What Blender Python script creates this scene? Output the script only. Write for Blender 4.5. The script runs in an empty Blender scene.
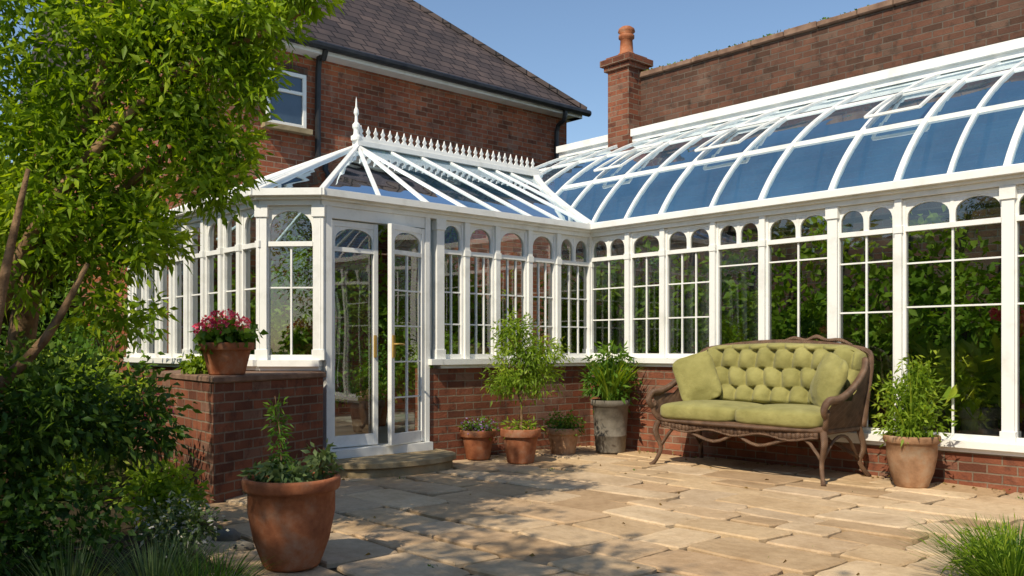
import bpy, math, random
import numpy as np
from mathutils import Vector, Matrix
random.seed(7); rng=np.random.default_rng(7)
S=bpy.context.scene
S.view_settings.view_transform='Standard'; S.view_settings.look='None'; S.view_settings.exposure=0
pi=math.pi
# ---------------- world / sun / camera
w=bpy.data.worlds.new("World"); S.world=w; w.use_nodes=True
nt=w.node_tree; bg=nt.nodes['Background']; sk=nt.nodes.new('ShaderNodeTexSky')
EL=44
sk.sky_type='NISHITA'; sk.sun_disc=False; sk.sun_elevation=math.radians(EL); sk.sun_rotation=math.radians(210)
sk.air_density=1.1; sk.dust_density=0.3; sk.ozone_density=2.8
nt.links.new(sk.outputs[0],bg.inputs[0]); bg.inputs[1].default_value=0.135
sl=bpy.data.lights.new('sun','SUN'); sl.energy=5.0; sl.angle=math.radians(.5); sl.color=(1,.89,.70)
so=bpy.data.objects.new('sun',sl); S.collection.objects.link(so)
so.rotation_euler=Vector((.5,.866,-math.tan(math.radians(EL)))).to_track_quat('-Z','Y').to_euler()
so.location=(-5,-8,12)
cam=bpy.data.cameras.new('camera'); co=bpy.data.objects.new('camera',cam); S.collection.objects.link(co)
co.location=(0,0,1.105); co.rotation_euler=(pi/2,0,0); cam.lens=31.64; cam.sensor_width=36; cam.shift_y=.0586
cam.clip_end=600; cam.clip_start=.05; S.camera=co
FR=Matrix.Translation((.871,10.05,0))@Matrix.Rotation(math.atan2(-.7413,.6713),4,'Z')
I4=Matrix.Identity(4)
# ---------------- materials
def newmat(n):
    m=bpy.data.materials.new(n); m.use_nodes=True; t=m.node_tree; b=t.nodes['Principled BSDF']; return m,t,b
def N(t,k,**kw):
    n=t.nodes.new(k)
    for a,v in kw.items(): setattr(n,a,v)
    return n
def ramp(t,stops):
    r=N(t,'ShaderNodeValToRGB'); e=r.color_ramp.elements
    while len(e)<len(stops): e.new(.5)
    for i,(p,c) in enumerate(stops): e[i].position=p; e[i].color=(*c,1)
    return r
def noise(t,scale,detail=4,rough=.55,vec=None):
    n=N(t,'ShaderNodeTexNoise'); n.inputs['Scale'].default_value=scale; n.inputs['Detail'].default_value=detail; n.inputs['Roughness'].default_value=rough
    if vec is None:
        tc=N(t,'ShaderNodeTexCoord'); vec=tc.outputs['Object']
    t.links.new(vec,n.inputs['Vector']); return n
def mix(t,a,b,f,mode='MIX'):
    m=N(t,'ShaderNodeMix',data_type='RGBA',blend_type=mode)
    for sock,v in ((m.inputs[6],a),(m.inputs[7],b),(m.inputs[0],f)):
        if isinstance(v,(tuple,list)): sock.default_value=(*v,1)
        elif isinstance(v,(int,float)): sock.default_value=v
        else: t.links.new(v,sock)
    return m.outputs[2]
def bump(t,b,h,strength=.3,dist=.01):
    n=N(t,'ShaderNodeBump'); n.inputs['Strength'].default_value=strength; n.inputs['Distance'].default_value=dist
    t.links.new(h,n.inputs['Height']); t.links.new(n.outputs[0],b.inputs['Normal'])
def simple(name,c1,c2,scale=6,rough=.7,bs=.2,bscale=40,spec=.4,dist=.005):
    m,t,b=newmat(name); n=noise(t,scale); r=ramp(t,[(.3,c1),(.7,c2)]); t.links.new(n.outputs[0],r.inputs[0])
    t.links.new(r.outputs[0],b.inputs['Base Color']); b.inputs['Roughness'].default_value=rough
    b.inputs['Specular IOR Level'].default_value=spec
    if bs: bump(t,b,noise(t,bscale).outputs[0],bs,dist)
    return m
def brickmat(name,c1,c2,mort,bw=.215,rh=.072,ms=.007,dark=(.05,.025,.02),pale=(.34,.24,.18)):
    m,t,b=newmat(name); uv=N(t,'ShaderNodeUVMap')
    nz=noise(t,14,2,.5,uv.outputs[0]); sc=N(t,'ShaderNodeVectorMath',operation='SCALE'); sc.inputs['Scale'].default_value=.009; t.links.new(nz.outputs['Color'],sc.inputs[0])
    ad0=N(t,'ShaderNodeVectorMath',operation='ADD'); t.links.new(uv.outputs[0],ad0.inputs[0]); t.links.new(sc.outputs[0],ad0.inputs[1])
    def bt(a,b_,mo,bias):
        br=N(t,'ShaderNodeTexBrick'); t.links.new(ad0.outputs[0],br.inputs['Vector'])
        br.inputs['Color1'].default_value=(*a,1); br.inputs['Color2'].default_value=(*b_,1); br.inputs['Mortar'].default_value=(*mo,1)
        br.inputs['Scale'].default_value=1; br.inputs['Mortar Size'].default_value=ms; br.inputs['Mortar Smooth'].default_value=.3
        br.inputs['Brick Width'].default_value=bw; br.inputs['Row Height'].default_value=rh; br.inputs['Bias'].default_value=bias; return br
    br=bt(c1,c2,mort,0)
    b2=bt((0,0,0),(1,1,1),(.5,.5,.5),0)
    sel=ramp(t,[(.12,(1,1,1)),(.2,(0,0,0))]); t.links.new(b2.outputs[0],sel.inputs[0])
    sel2=ramp(t,[(.82,(0,0,0)),(.9,(1,1,1))]); t.links.new(b2.outputs[0],sel2.inputs[0])
    c=br.outputs[0]
    def fac(x,k):
        mm=N(t,'ShaderNodeMath',operation='MULTIPLY'); t.links.new(x,mm.inputs[0]); mm.inputs[1].default_value=k; return mm.outputs[0]
    c=mix(t,c,dark,fac(sel.outputs[0],.6)); c=mix(t,c,pale,fac(sel2.outputs[0],.35))
    n1=noise(t,1.3,6,.65); r1=ramp(t,[(.3,(.5,.46,.45)),(.7,(1.2,1.15,1.1))]); t.links.new(n1.outputs[0],r1.inputs[0])
    c=mix(t,c,r1.outputs[0],.85,'MULTIPLY')
    n2=noise(t,9,4,.65); r2=ramp(t,[(.52,(0,0,0)),(.68,(1,1,1))]); t.links.new(n2.outputs[0],r2.inputs[0]); c=mix(t,c,dark,fac(r2.outputs[0],.55))
    n4=noise(t,2.7,7,.7); r4=ramp(t,[(.56,(0,0,0)),(.72,(1,1,1))]); t.links.new(n4.outputs[0],r4.inputs[0]); c=mix(t,c,pale,fac(r4.outputs[0],.45))
    t.links.new(c,b.inputs['Base Color']); b.inputs['Roughness'].default_value=.9; b.inputs['Specular IOR Level'].default_value=.2
    inv=N(t,'ShaderNodeMath',operation='SUBTRACT'); inv.inputs[0].default_value=1; t.links.new(br.outputs['Fac'],inv.inputs[1])
    n3=noise(t,60,3); ad=N(t,'ShaderNodeMath',operation='MULTIPLY_ADD'); t.links.new(n3.outputs[0],ad.inputs[0]); ad.inputs[1].default_value=.7; t.links.new(inv.outputs[0],ad.inputs[2])
    bump(t,b,ad.outputs[0],.7,.010); return m
M={}
M['brick']=brickmat('red_brick',(.42,.14,.065),(.27,.08,.045),(.32,.24,.17))
M['brick_base']=brickmat('weathered_brick',(.31,.11,.06),(.17,.065,.04),(.24,.19,.14))
M['brick_old']=brickmat('old_brick',(.17,.08,.052),(.09,.048,.036),(.13,.11,.09),dark=(.025,.022,.018),pale=(.22,.15,.11))
def white():
    m,t,b=newmat('white_painted_wood'); n=noise(t,5,6,.65); r=ramp(t,[(.25,(.64,.64,.60)),(.5,(.80,.80,.77))]); t.links.new(n.outputs[0],r.inputs[0])
    t.links.new(r.outputs[0],b.inputs['Base Color']); b.inputs['Roughness'].default_value=.42; bump(t,b,noise(t,90).outputs[0],.08,.002); return m
M['white']=white()
def glass(name,tint,base,ior=1.5,diff=None,df=0,gcol=(1,1,1),bs=.12):
    m=bpy.data.materials.new(name); m.use_nodes=True; t=m.node_tree; t.nodes.remove(t.nodes['Principled BSDF']); out=t.nodes['Material Output']
    tr=N(t,'ShaderNodeBsdfTransparent'); tr.inputs[0].default_value=(*tint,1)
    gl=N(t,'ShaderNodeBsdfGlossy'); gl.inputs['Roughness'].default_value=.015; gl.inputs[0].default_value=(*gcol,1)
    bm=N(t,'ShaderNodeBump'); bm.inputs['Strength'].default_value=bs; bm.inputs['Distance'].default_value=.02
    t.links.new(noise(t,1.6,1).outputs[0],bm.inputs['Height']); t.links.new(bm.outputs[0],gl.inputs['Normal'])
    fr=N(t,'ShaderNodeFresnel'); fr.inputs[0].default_value=ior
    ad=N(t,'ShaderNodeMath',operation='ADD',use_clamp=True); t.links.new(fr.outputs[0],ad.inputs[0]); ad.inputs[1].default_value=base
    a=tr.outputs[0]
    if diff:
        d=N(t,'ShaderNodeBsdfDiffuse'); n=noise(t,1.1,3); r=ramp(t,[(.3,tuple(c*.6 for c in diff)),(.7,tuple(c*1.3 for c in diff))]); t.links.new(n.outputs[0],r.inputs[0]); t.links.new(r.outputs[0],d.inputs[0]); mx=N(t,'ShaderNodeMixShader'); mx.inputs[0].default_value=df
        t.links.new(a,mx.inputs[1]); t.links.new(d.outputs[0],mx.inputs[2]); a=mx.outputs[0]
    mx=N(t,'ShaderNodeMixShader'); t.links.new(ad.outputs[0],mx.inputs[0]); t.links.new(a,mx.inputs[1]); t.links.new(gl.outputs[0],mx.inputs[2])
    t.links.new(mx.outputs[0],out.inputs[0]); return m
M['glass']=glass('window_glass',(.93,.96,.94),.08)
M['roofglass']=glass('sky_painted_roof_glass',(.66,.86,1.0),.30,1.5,(.13,.40,.70),.20,(.86,.95,1),.45)  # reflected blue sky is put into the glass colour, as tint and diffuse
def slate():
    m,t,b=newmat('slate_tiles'); uv=N(t,'ShaderNodeUVMap'); br=N(t,'ShaderNodeTexBrick'); t.links.new(uv.outputs[0],br.inputs[0])
    br.inputs['Color1'].default_value=(.05,.042,.045,1); br.inputs['Color2'].default_value=(.095,.075,.072,1); br.inputs['Mortar'].default_value=(.014,.012,.014,1)
    br.inputs['Scale'].default_value=1; br.inputs['Mortar Size'].default_value=.012; br.inputs['Brick Width'].default_value=.26; br.inputs['Row Height'].default_value=.19
    n=noise(t,2,5); r=ramp(t,[(.3,(.6,.6,.6)),(.7,(1.4,1.25,1.15))]); t.links.new(n.outputs[0],r.inputs[0])
    t.links.new(mix(t,br.outputs[0],r.outputs[0],.8,'MULTIPLY'),b.inputs['Base Color']); b.inputs['Roughness'].default_value=.75; b.inputs['Specular IOR Level'].default_value=.25
    inv=N(t,'ShaderNodeMath',operation='SUBTRACT'); inv.inputs[0].default_value=1; t.links.new(br.outputs['Fac'],inv.inputs[1]); bump(t,b,inv.outputs[0],.7,.02); return m
M['slate']=slate()
M['black']=simple('black_iron',(.012,.012,.014),(.03,.03,.03),8,.4,.1)
M['darkglass']=simple('dark_window_pane',(.03,.05,.08),(.05,.08,.12),2,.06,0,spec=1)
def terra(name,c1,c2,c3):
    m,t,b=newmat(name); n=noise(t,7,7,.7); r=ramp(t,[(.3,c1),(.5,c2),(.72,c3)]); t.links.new(n.outputs[0],r.inputs[0])
    n2=noise(t,2.5,5,.6); r2=ramp(t,[(.35,(.6,.58,.55)),(.65,(1.1,1.1,1.1))]); t.links.new(n2.outputs[0],r2.inputs[0])
    t.links.new(mix(t,r.outputs[0],r2.outputs[0],.9,'MULTIPLY'),b.inputs['Base Color']); b.inputs['Roughness'].default_value=.8; b.inputs['Specular IOR Level'].default_value=.25; bump(t,b,noise(t,50).outputs[0],.3,.006); return m
M['terra']=terra('terracotta',(.24,.075,.035),(.40,.145,.065),(.44,.26,.17))
M['terra2']=terra('aged_terracotta',(.24,.13,.07),(.40,.23,.13),(.42,.32,.22))
M['greypot']=terra('grey_stoneware',(.10,.09,.075),(.19,.17,.14),(.26,.24,.20))
M['soil']=simple('soil',(.02,.013,.008),(.055,.035,.02),14,.95,.8,35,.1,.02)
M['ground']=simple('garden_soil_and_moss',(.03,.028,.012),(.06,.07,.02),3,.95,.8,20,.1,.03)
M['mortar']=simple('paving_joint',(.022,.018,.011),(.06,.045,.026),8,.95,.6,50,.1,.01)
M['tile']=simple('interior_floor_tile',(.42,.35,.26),(.55,.47,.36),3,.4,.1)
M['capstone']=simple('pier_capstone',(.14,.08,.055),(.28,.18,.125),7,.9,.5,30,.2,.01)
M['stepstone']=simple('step_stone',(.24,.18,.10),(.42,.33,.20),5,.9,.6,30,.2,.012)
M['brass']=simple('brass',(.35,.22,.05),(.5,.33,.1),8,.3,0); 
M['bark']=simple('bark',(.10,.06,.033),(.32,.20,.11),14,.9,.8,40,.1,.012)
def stone():
    m,t,b=newmat('sandstone_paving'); at=N(t,'ShaderNodeAttribute',attribute_name='rnd')
    r=ramp(t,[(0,(.42,.285,.165)),(.25,(.58,.42,.25)),(.5,(.52,.39,.26)),(.75,(.66,.50,.32)),(1,(.50,.34,.20))]); t.links.new(at.outputs['Fac'],r.inputs[0])
    n=noise(t,2.2,7,.7); r2=ramp(t,[(.25,(.66,.60,.53)),(.55,(1.0,1.0,1.0)),(.8,(1.10,1.05,.98))]); t.links.new(n.outputs[0],r2.inputs[0])
    c=mix(t,r.outputs[0],r2.outputs[0],.9,'MULTIPLY')
    n2=noise(t,18,5,.75); r3=ramp(t,[(.3,(.74,.70,.65)),(.6,(1.04,1.04,1.03))]); t.links.new(n2.outputs[0],r3.inputs[0]); c=mix(t,c,r3.outputs[0],.7,'MULTIPLY')
    t.links.new(c,b.inputs['Base Color']); b.inputs['Roughness'].default_value=.8; b.inputs['Specular IOR Level'].default_value=.3
    n3=noise(t,8,8,.7); bump(t,b,n3.outputs[0],.6,.02); return m
M['stone']=stone()
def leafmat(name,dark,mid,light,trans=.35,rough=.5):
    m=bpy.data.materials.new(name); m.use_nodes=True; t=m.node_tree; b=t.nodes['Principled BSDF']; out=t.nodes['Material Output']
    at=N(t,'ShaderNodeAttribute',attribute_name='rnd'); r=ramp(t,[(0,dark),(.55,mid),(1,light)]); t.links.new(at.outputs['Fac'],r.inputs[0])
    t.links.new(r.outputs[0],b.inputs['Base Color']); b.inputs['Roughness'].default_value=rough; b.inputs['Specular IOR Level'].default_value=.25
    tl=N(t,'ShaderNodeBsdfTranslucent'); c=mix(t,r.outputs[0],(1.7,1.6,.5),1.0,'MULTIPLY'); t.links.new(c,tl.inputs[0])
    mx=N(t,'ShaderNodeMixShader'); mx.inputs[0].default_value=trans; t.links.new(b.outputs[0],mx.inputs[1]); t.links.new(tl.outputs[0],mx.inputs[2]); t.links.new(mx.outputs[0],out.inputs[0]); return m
M['leaf_tree']=leafmat('tree_leaves',(.05,.10,.006),(.20,.32,.014),(.42,.52,.035),.48)
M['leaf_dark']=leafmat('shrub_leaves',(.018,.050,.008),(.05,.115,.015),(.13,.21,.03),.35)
M['leaf_mid']=leafmat('plant_leaves',(.032,.085,.012),(.09,.19,.02),(.20,.32,.04),.4)
M['leaf_yel']=leafmat('lime_leaves',(.07,.14,.012),(.20,.31,.025),(.38,.46,.05),.45)
M['leaf_grey']=leafmat('grey_green_leaves',(.04,.08,.03),(.10,.16,.055),(.19,.25,.10),.3)
M['pink']=leafmat('pink_petals',(.50,.03,.12),(.78,.09,.2),(.85,.28,.36),.3)
M['purple']=leafmat('purple_petals',(.18,.08,.30),(.32,.18,.45),(.45,.35,.6),.3)
M['whitep']=leafmat('white_petals',(.45,.45,.40),(.6,.6,.55),(.75,.72,.65),.3)
M['red']=leafmat('red_petals',(.5,.02,.05),(.7,.06,.1),(.75,.15,.2),.3)
M['dry']=leafmat('dry_leaves',(.12,.07,.02),(.22,.14,.04),(.30,.24,.07),.2)
def wicker():
    m,t,b=newmat('brown_wicker'); tc=N(t,'ShaderNodeTexCoord'); wv=N(t,'ShaderNodeTexWave',wave_type='BANDS',bands_direction='DIAGONAL'); wv.inputs['Scale'].default_value=38; wv.inputs['Distortion'].default_value=2
    t.links.new(tc.outputs['Object'],wv.inputs['Vector']); n=noise(t,12,4); r=ramp(t,[(.3,(.10,.052,.03)),(.7,(.25,.145,.085))]); t.links.new(n.outputs[0],r.inputs[0])
    c=mix(t,r.outputs[0],(.04,.022,.012),.5); c2=mix(t,c,r.outputs[0],wv.outputs['Fac']); t.links.new(c2,b.inputs['Base Color']); b.inputs['Roughness'].default_value=.55; bump(t,b,wv.outputs['Fac'],.7,.006); return m
M['wicker']=wicker()
def fabric():
    m,t,b=newmat('olive_green_fabric'); n=noise(t,6,5); r=ramp(t,[(.3,(.21,.195,.062)),(.7,(.32,.295,.105))]); t.links.new(n.outputs[0],r.inputs[0]); t.links.new(r.outputs[0],b.inputs['Base Color'])
    b.inputs['Roughness'].default_value=.9; b.inputs['Sheen Weight'].default_value=.1; b.inputs['Specular IOR Level'].default_value=.2; n2=noise(t,260,2); n3=noise(t,16,4); ad=N(t,'ShaderNodeMath',operation='MULTIPLY_ADD'); t.links.new(n2.outputs[0],ad.inputs[0]); ad.inputs[1].default_value=.15; t.links.new(n3.outputs[0],ad.inputs[2]); bump(t,b,ad.outputs[0],.5,.02); return m
M['fabric']=fabric()
# ---------------- mesh builder
class MB:
    def __init__(s): s.v=[];s.f=[];s.m=[];s.T=I4.copy()
    def add(s,vs,fs,m=0):
        o=len(s.v); s.v+= [tuple(s.T@Vector(p)) for p in vs]; s.f+=[tuple(i+o for i in f) for f in fs]; s.m+=[m]*len(fs)
    def box(s,x0,x1,y0,y1,z0,z1,m=0):
        s.add([(x0,y0,z0),(x1,y0,z0),(x1,y1,z0),(x0,y1,z0),(x0,y0,z1),(x1,y0,z1),(x1,y1,z1),(x0,y1,z1)],
              [(0,3,2,1),(4,5,6,7),(0,1,5,4),(1,2,6,5),(2,3,7,6),(3,0,4,7)],m)
    def bar(s,p,q,w_,h,m=0,off=0):
        p=Vector(p);q=Vector(q); d=(q-p).normalized(); sd=d.cross(Vector((0,0,1)))
        if sd.length<1e-3: sd=Vector((1,0,0))
        sd.normalize(); up=sd.cross(d).normalized(); vs=[]
        for c in (p,q):
            for a,b in ((-1,-1),(1,-1),(1,1),(-1,1)): vs.append(c+sd*a*w_/2+up*(b*h/2+off))
        s.add(vs,[(0,3,2,1),(4,5,6,7),(0,1,5,4),(1,2,6,5),(2,3,7,6),(3,0,4,7)],m)
    def prism(s,poly,d0,d1,m=0):
        n=len(poly); a=sum(poly[i][0]*poly[(i+1)%n][1]-poly[(i+1)%n][0]*poly[i][1] for i in range(n))
        if a<0: poly=poly[::-1]
        vs=[(x,d0,z) for x,z in poly]+[(x,d1,z) for x,z in poly]
        s.add(vs,[tuple(range(n)),tuple(range(2*n-1,n-1,-1))]+[(i,i+n,(i+1)%n+n,(i+1)%n) for i in range(n)],m)
    def vprism(s,poly,z0,z1,m=0):
        n=len(poly); a=sum(poly[i][0]*poly[(i+1)%n][1]-poly[(i+1)%n][0]*poly[i][1] for i in range(n))
        if a<0: poly=poly[::-1]
        vs=[(x,y,z0) for x,y in poly]+[(x,y,z1) for x,y in poly]
        s.add(vs,[tuple(range(n-1,-1,-1)),tuple(range(n,2*n))]+[(i,(i+1)%n,(i+1)%n+n,i+n) for i in range(n)],m)
    def lathe(s,prof,c=(0,0,0),seg=32,m=0,wob=0):
        vs=[];n=len(prof)
        for i in range(seg):
            a=2*pi*i/seg
            for r,z in prof: vs.append((c[0]+r*math.cos(a)*(1+wob*math.sin(3*a)),c[1]+r*math.sin(a),c[2]+z))
        fs=[]
        for i in range(seg):
            j=(i+1)%seg
            for k in range(n-1): fs.append((i*n+k,j*n+k,j*n+k+1,i*n+k+1))
        s.add(vs,fs,m)
    def tube(s,pts,rad,seg=8,m=0,sub=4):
        P=[Vector(p) for p in pts]; n=len(P); R=rad if isinstance(rad,(list,tuple)) else [rad]*n
        Q=[];RR=[]
        for i in range(n-1):
            p0=P[max(i-1,0)];p1=P[i];p2=P[i+1];p3=P[min(i+2,n-1)]
            for k in range(sub):
                t=k/sub; Q.append(.5*((2*p1)+(p2-p0)*t+(2*p0-5*p1+4*p2-p3)*t*t+(3*p1-p0-3*p2+p3)*t**3)); RR.append(R[i]*(1-t)+R[i+1]*t)
        Q.append(P[-1]);RR.append(R[-1]); vs=[];nn=len(Q); ref=None
        for i,q in enumerate(Q):
            d=(Q[min(i+1,nn-1)]-Q[max(i-1,0)]).normalized()
            if ref is None: ref=d.cross(Vector((.3,.2,1))).normalized()
            a=(ref-d*ref.dot(d)).normalized(); ref=a; b=d.cross(a)
            for k in range(seg):
                th=2*pi*k/seg; vs.append(q+(a*math.cos(th)+b*math.sin(th))*RR[i])
        fs=[(i*seg+k,i*seg+(k+1)%seg,(i+1)*seg+(k+1)%seg,(i+1)*seg+k) for i in range(nn-1) for k in range(seg)]
        fs+=[tuple(range(seg-1,-1,-1)),tuple(range((nn-1)*seg,nn*seg))]
        s.add(vs,fs,m)
    def sell(s,c,r,e=.4,nu=32,nv=16,m=0,e2=None,fn=None):
        e2=e2 or e; vs=[]
        pw=lambda x,p: math.copysign(abs(x)**p,x)
        for i in range(nv+1):
            ph=-pi/2+pi*i/nv
            for j in range(nu):
                th=2*pi*j/nu; x=pw(math.cos(ph),e2)*pw(math.cos(th),e); y=pw(math.cos(ph),e2)*pw(math.sin(th),e); z=pw(math.sin(ph),e2)
                p=Vector((x*r[0],y*r[1],z*r[2]))
                if fn: p=fn(p)
                vs.append(p+Vector(c))
        s.add(vs,[(i*nu+j,i*nu+(j+1)%nu,(i+1)*nu+(j+1)%nu,(i+1)*nu+j) for i in range(nv) for j in range(nu)],m)
    def obj(s,name,mats,parent=None,mw=None,smooth=False,bevel=0,uvf=None,rnd=None):
        me=bpy.data.meshes.new(name); me.from_pydata(s.v,[],s.f); me.update()
        for k in mats: me.materials.append(M[k])
        me.polygons.foreach_set('material_index',s.m)
        uv=me.uv_layers.new(name='UVMap'); V=me.vertices
        dat=np.zeros(len(me.loops)*2,dtype=np.float32)
        for p in me.polygons:
            n=p.normal
            if uvf: 
                for li in p.loop_indices: dat[2*li],dat[2*li+1]=uvf(V[me.loops[li].vertex_index].co,n)
            elif abs(n.z)<.6:
                L=math.hypot(n.x,n.y) or 1; tx,ty=-n.y/L,n.x/L
                for li in p.loop_indices:
                    c=V[me.loops[li].vertex_index].co; dat[2*li]=c.x*tx+c.y*ty; dat[2*li+1]=c.z
            else:
                for li in p.loop_indices:
                    c=V[me.loops[li].vertex_index].co; dat[2*li]=c.x; dat[2*li+1]=c.y
        uv.data.foreach_set('uv',dat)
        if rnd is not None:
            a=me.attributes.new('rnd','FLOAT','POINT'); a.data.foreach_set('value',rnd)
        if smooth: me.shade_smooth()
        o=bpy.data.objects.new(name,me); S.collection.objects.link(o)
        if parent: o.parent=parent
        elif mw is not None: o.matrix_world=mw
        if bevel:
            b=o.modifiers.new('bevel','BEVEL'); b.width=bevel; b.segments=1; b.limit_method='ANGLE'
        return o
def empty(name,mw=I4):
    e=bpy.data.objects.new(name,None); S.collection.objects.link(e); e.matrix_world=mw; e.empty_display_size=.2; return e
# ---------------- foliage
def leafobj(name,P,D,L,W,mats,parent=None,mi=None,rnd=None,mw=None):
    P=np.asarray(P,float);D=np.asarray(D,float);n=len(P); D/=np.linalg.norm(D,axis=1,keepdims=True)+1e-9
    rv=rng.normal(size=(n,3)); sd=np.cross(D,rv); sd/=np.linalg.norm(sd,axis=1,keepdims=True)+1e-9; nr=np.cross(sd,D)
    L=(np.ones(n)*L*rng.uniform(.65,1.25,n))[:,None] if np.isscalar(L) else np.asarray(L)[:,None]
    W=(np.ones(n)*W*rng.uniform(.7,1.2,n))[:,None] if np.isscalar(W) else np.asarray(W)[:,None]
    l=P+D*L*.42+sd*W/2+nr*W*.18; r=P+D*L*.42-sd*W/2+nr*W*.18; t=P+D*L; t[:,2]-=L[:,0]*.12
    V=np.stack([P,l,t,r],1).reshape(-1,3); b=np.arange(n)*4
    F=np.stack([b,b+3,b+2,b,b+2,b+1],1).reshape(-1)
    me=bpy.data.meshes.new(name); me.vertices.add(4*n); me.vertices.foreach_set('co',V.reshape(-1).astype(np.float32))
    me.loops.add(6*n); me.loops.foreach_set('vertex_index',F.astype(np.int32)); me.polygons.add(2*n)
    me.polygons.foreach_set('loop_start',(np.arange(2*n)*3).astype(np.int32)); me.polygons.foreach_set('loop_total',np.full(2*n,3,np.int32))
    for k in mats: me.materials.append(M[k])
    if mi is not None: me.polygons.foreach_set('material_index',np.repeat(mi,2).astype(np.int32))
    me.update(); me.validate()
    rnd=rng.uniform(0,1,n) if rnd is None else rnd
    a=me.attributes.new('rnd','FLOAT','POINT'); a.data.foreach_set('value',np.repeat(np.clip(rnd,0,1),4).astype(np.float32))
    o=bpy.data.objects.new(name,me); S.collection.objects.link(o)
    if parent: o.parent=parent
    elif mw is not None: o.matrix_world=mw
    return o
def blob(c,r,nc,nl,sp,shell=.45,droop=-.15):
    c=np.array(c,float); r=np.array(r if np.ndim(r) else (r,r,r),float)
    d=rng.normal(size=(nc,3)); d/=np.linalg.norm(d,axis=1,keepdims=True); cc=c+d*r*(rng.uniform(0,1,(nc,1))**shell)*rng.uniform(.85,1.15,(nc,1))
    cr=rng.uniform(-.25,.25,nc)
    P=np.repeat(cc,nl,0)+rng.normal(size=(nc*nl,3))*sp
    D=(P-c)/r*.5+rng.normal(size=P.shape)*.65+(P-np.repeat(cc,nl,0))/sp*.3; D[:,2]+=droop
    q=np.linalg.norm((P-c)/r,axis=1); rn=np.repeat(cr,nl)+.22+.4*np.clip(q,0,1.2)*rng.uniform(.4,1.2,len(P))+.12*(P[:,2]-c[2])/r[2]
    return P,D,rn
def blobs(lst):
    A=[blob(*b) for b in lst]; return [np.concatenate([a[i] for a in A]) for i in range(3)]
def blades(name,c,n,h,spread,wd,mats,parent=None,curve=.5,base=.05,tipm=None,mw=None):
    mb=MB(); rn=[]
    for i in range(n):
        a=random.uniform(0,2*pi); b=random.uniform(0,1)**.6; H=h*random.uniform(.6,1.1); o=Vector((c[0]+math.cos(a)*base*b,c[1]+math.sin(a)*base*b,c[2]))
        d=Vector((math.cos(a),math.sin(a),0)); sd=Vector((-d.y,d.x,0)); vs=[]; K=5
        for k in range(K+1):
            t=k/K; p=o+d*spread*b*(t**1.6)+Vector((0,0,H*(t-curve*b*t*t*.6))); ww=wd*(1-t**2)*.5+.0004
            vs+= [p-sd*ww,p+sd*ww]
        mb.add(vs,[(2*k,2*k+1,2*k+3,2*k+2) for k in range(K)],0); rn+=[random.random()]*(2*K+2)
    return mb.obj(name,mats,parent,mw,rnd=rn)
# ---------------- ground & paving
g=MB(); g.add([(-200,-200,-.03),(200,-200,-.03),(200,200,-.03),(-200,200,-.03)],[(0,1,2,3)]); g.obj('ground',['ground'])
pv=empty('stone_patio',FR); mb=MB(); st=MB(); rn=[]
y=-.02
while y>-10.5:
    dep=random.choice([.27,.33,.39,.45])*random.uniform(.95,1.05); x=.02-random.uniform(0,.4)
    while x<9:
        L=random.choice([.36,.46,.56,.66,.80])*random.uniform(.93,1.07); cx,cy=x+L/2,y-dep/2; wp=FR@Vector((cx,cy,0)); x0=max(x,.02)
        ok=wp.x>(-1.42-max(0,wp.y-4.4)*.33) and wp.y>-2.5 and (cx>0)
        if cx<.02 or x+L-x0<.12: ok=False
        if ok:
            gp=.011; J=lambda:random.uniform(-.015,.011)
            c=[(x0+gp+J(),y-dep+gp+J()),(x+L-gp+J(),y-dep+gp+J()),(x+L-gp+J(),y-gp+J()*.4),(x0+gp+J(),y-gp+J()*.4)]
            mx=sum(p[0] for p in c)/4;my=sum(p[1] for p in c)/4; zt=.028+random.uniform(-.007,.007); tx=random.uniform(-.007,.007);ty=random.uniform(-.007,.007)
            out=[]
            for i in range(4):
                a,b=c[i],c[(i+1)%4]
                for k in range(5):
                    t=k/5; j=0.007 if k else 0
                    px=a[0]*(1-t)+b[0]*t+random.uniform(-j,j); py=a[1]*(1-t)+b[1]*t+random.uniform(-j,j)
                    if k==0:
                        q=random.uniform(.02,.07); px+=(mx-px)*q; py+=(my-py)*q
                    out.append((px,py))
            n=len(out); Z=lambda px,py:zt+tx*(px-mx)/L*2+ty*(py-my)/dep*2
            vs=[(px,py,-.01) for px,py in out]+[(px,py,Z(px,py)-.009) for px,py in out]
            for px,py in out:
                dx,dy=mx-px,my-py; l=math.hypot(dx,dy); vs.append((px+dx/l*.011,py+dy/l*.011,Z(px,py)))
            fs=[(i,(i+1)%n,(i+1)%n+n,i+n) for i in range(n)]+[(i+n,(i+1)%n+n,(i+1)%n+2*n,i+2*n) for i in range(n)]+[tuple(range(2*n,3*n))]
            st.add(vs,fs); rn+=[random.random()]*(3*n)
        x+=L
    y-=dep
st.obj('paving_stones',['stone'],pv,rnd=rn)
mb.add([(0,-10.6,.002),(9,-10.6,.002),(9,0,.002),(0,0,.002)],[(0,1,2,3)])
mb.obj('paving_joints',['mortar'],pv)
P=[];D=[]
for i in range(260):
    x=random.uniform(.1,6.5); yy=-random.uniform(.05,7)
    if i%2: yy=-abs(random.gauss(0,.15))-.05
    if i%6==0: x=abs(random.gauss(0,.15))+.05
    P.append((x,yy,.036)); D.append((random.gauss(0,1),random.gauss(0,1),.12))
leafobj('fallen_leaves',P,D,.035,.018,['dry'],None,mw=FR)
P=[];D=[]
for i in range(46):
    x=random.uniform(.08,6); yy=-random.uniform(.04,6.5)
    if i%2: yy=-.05
    for k in range(10): P.append((x+random.gauss(0,.018),yy+random.gauss(0,.012),.012)); D.append((random.gauss(0,.6),random.gauss(0,.6),.9))
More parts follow.
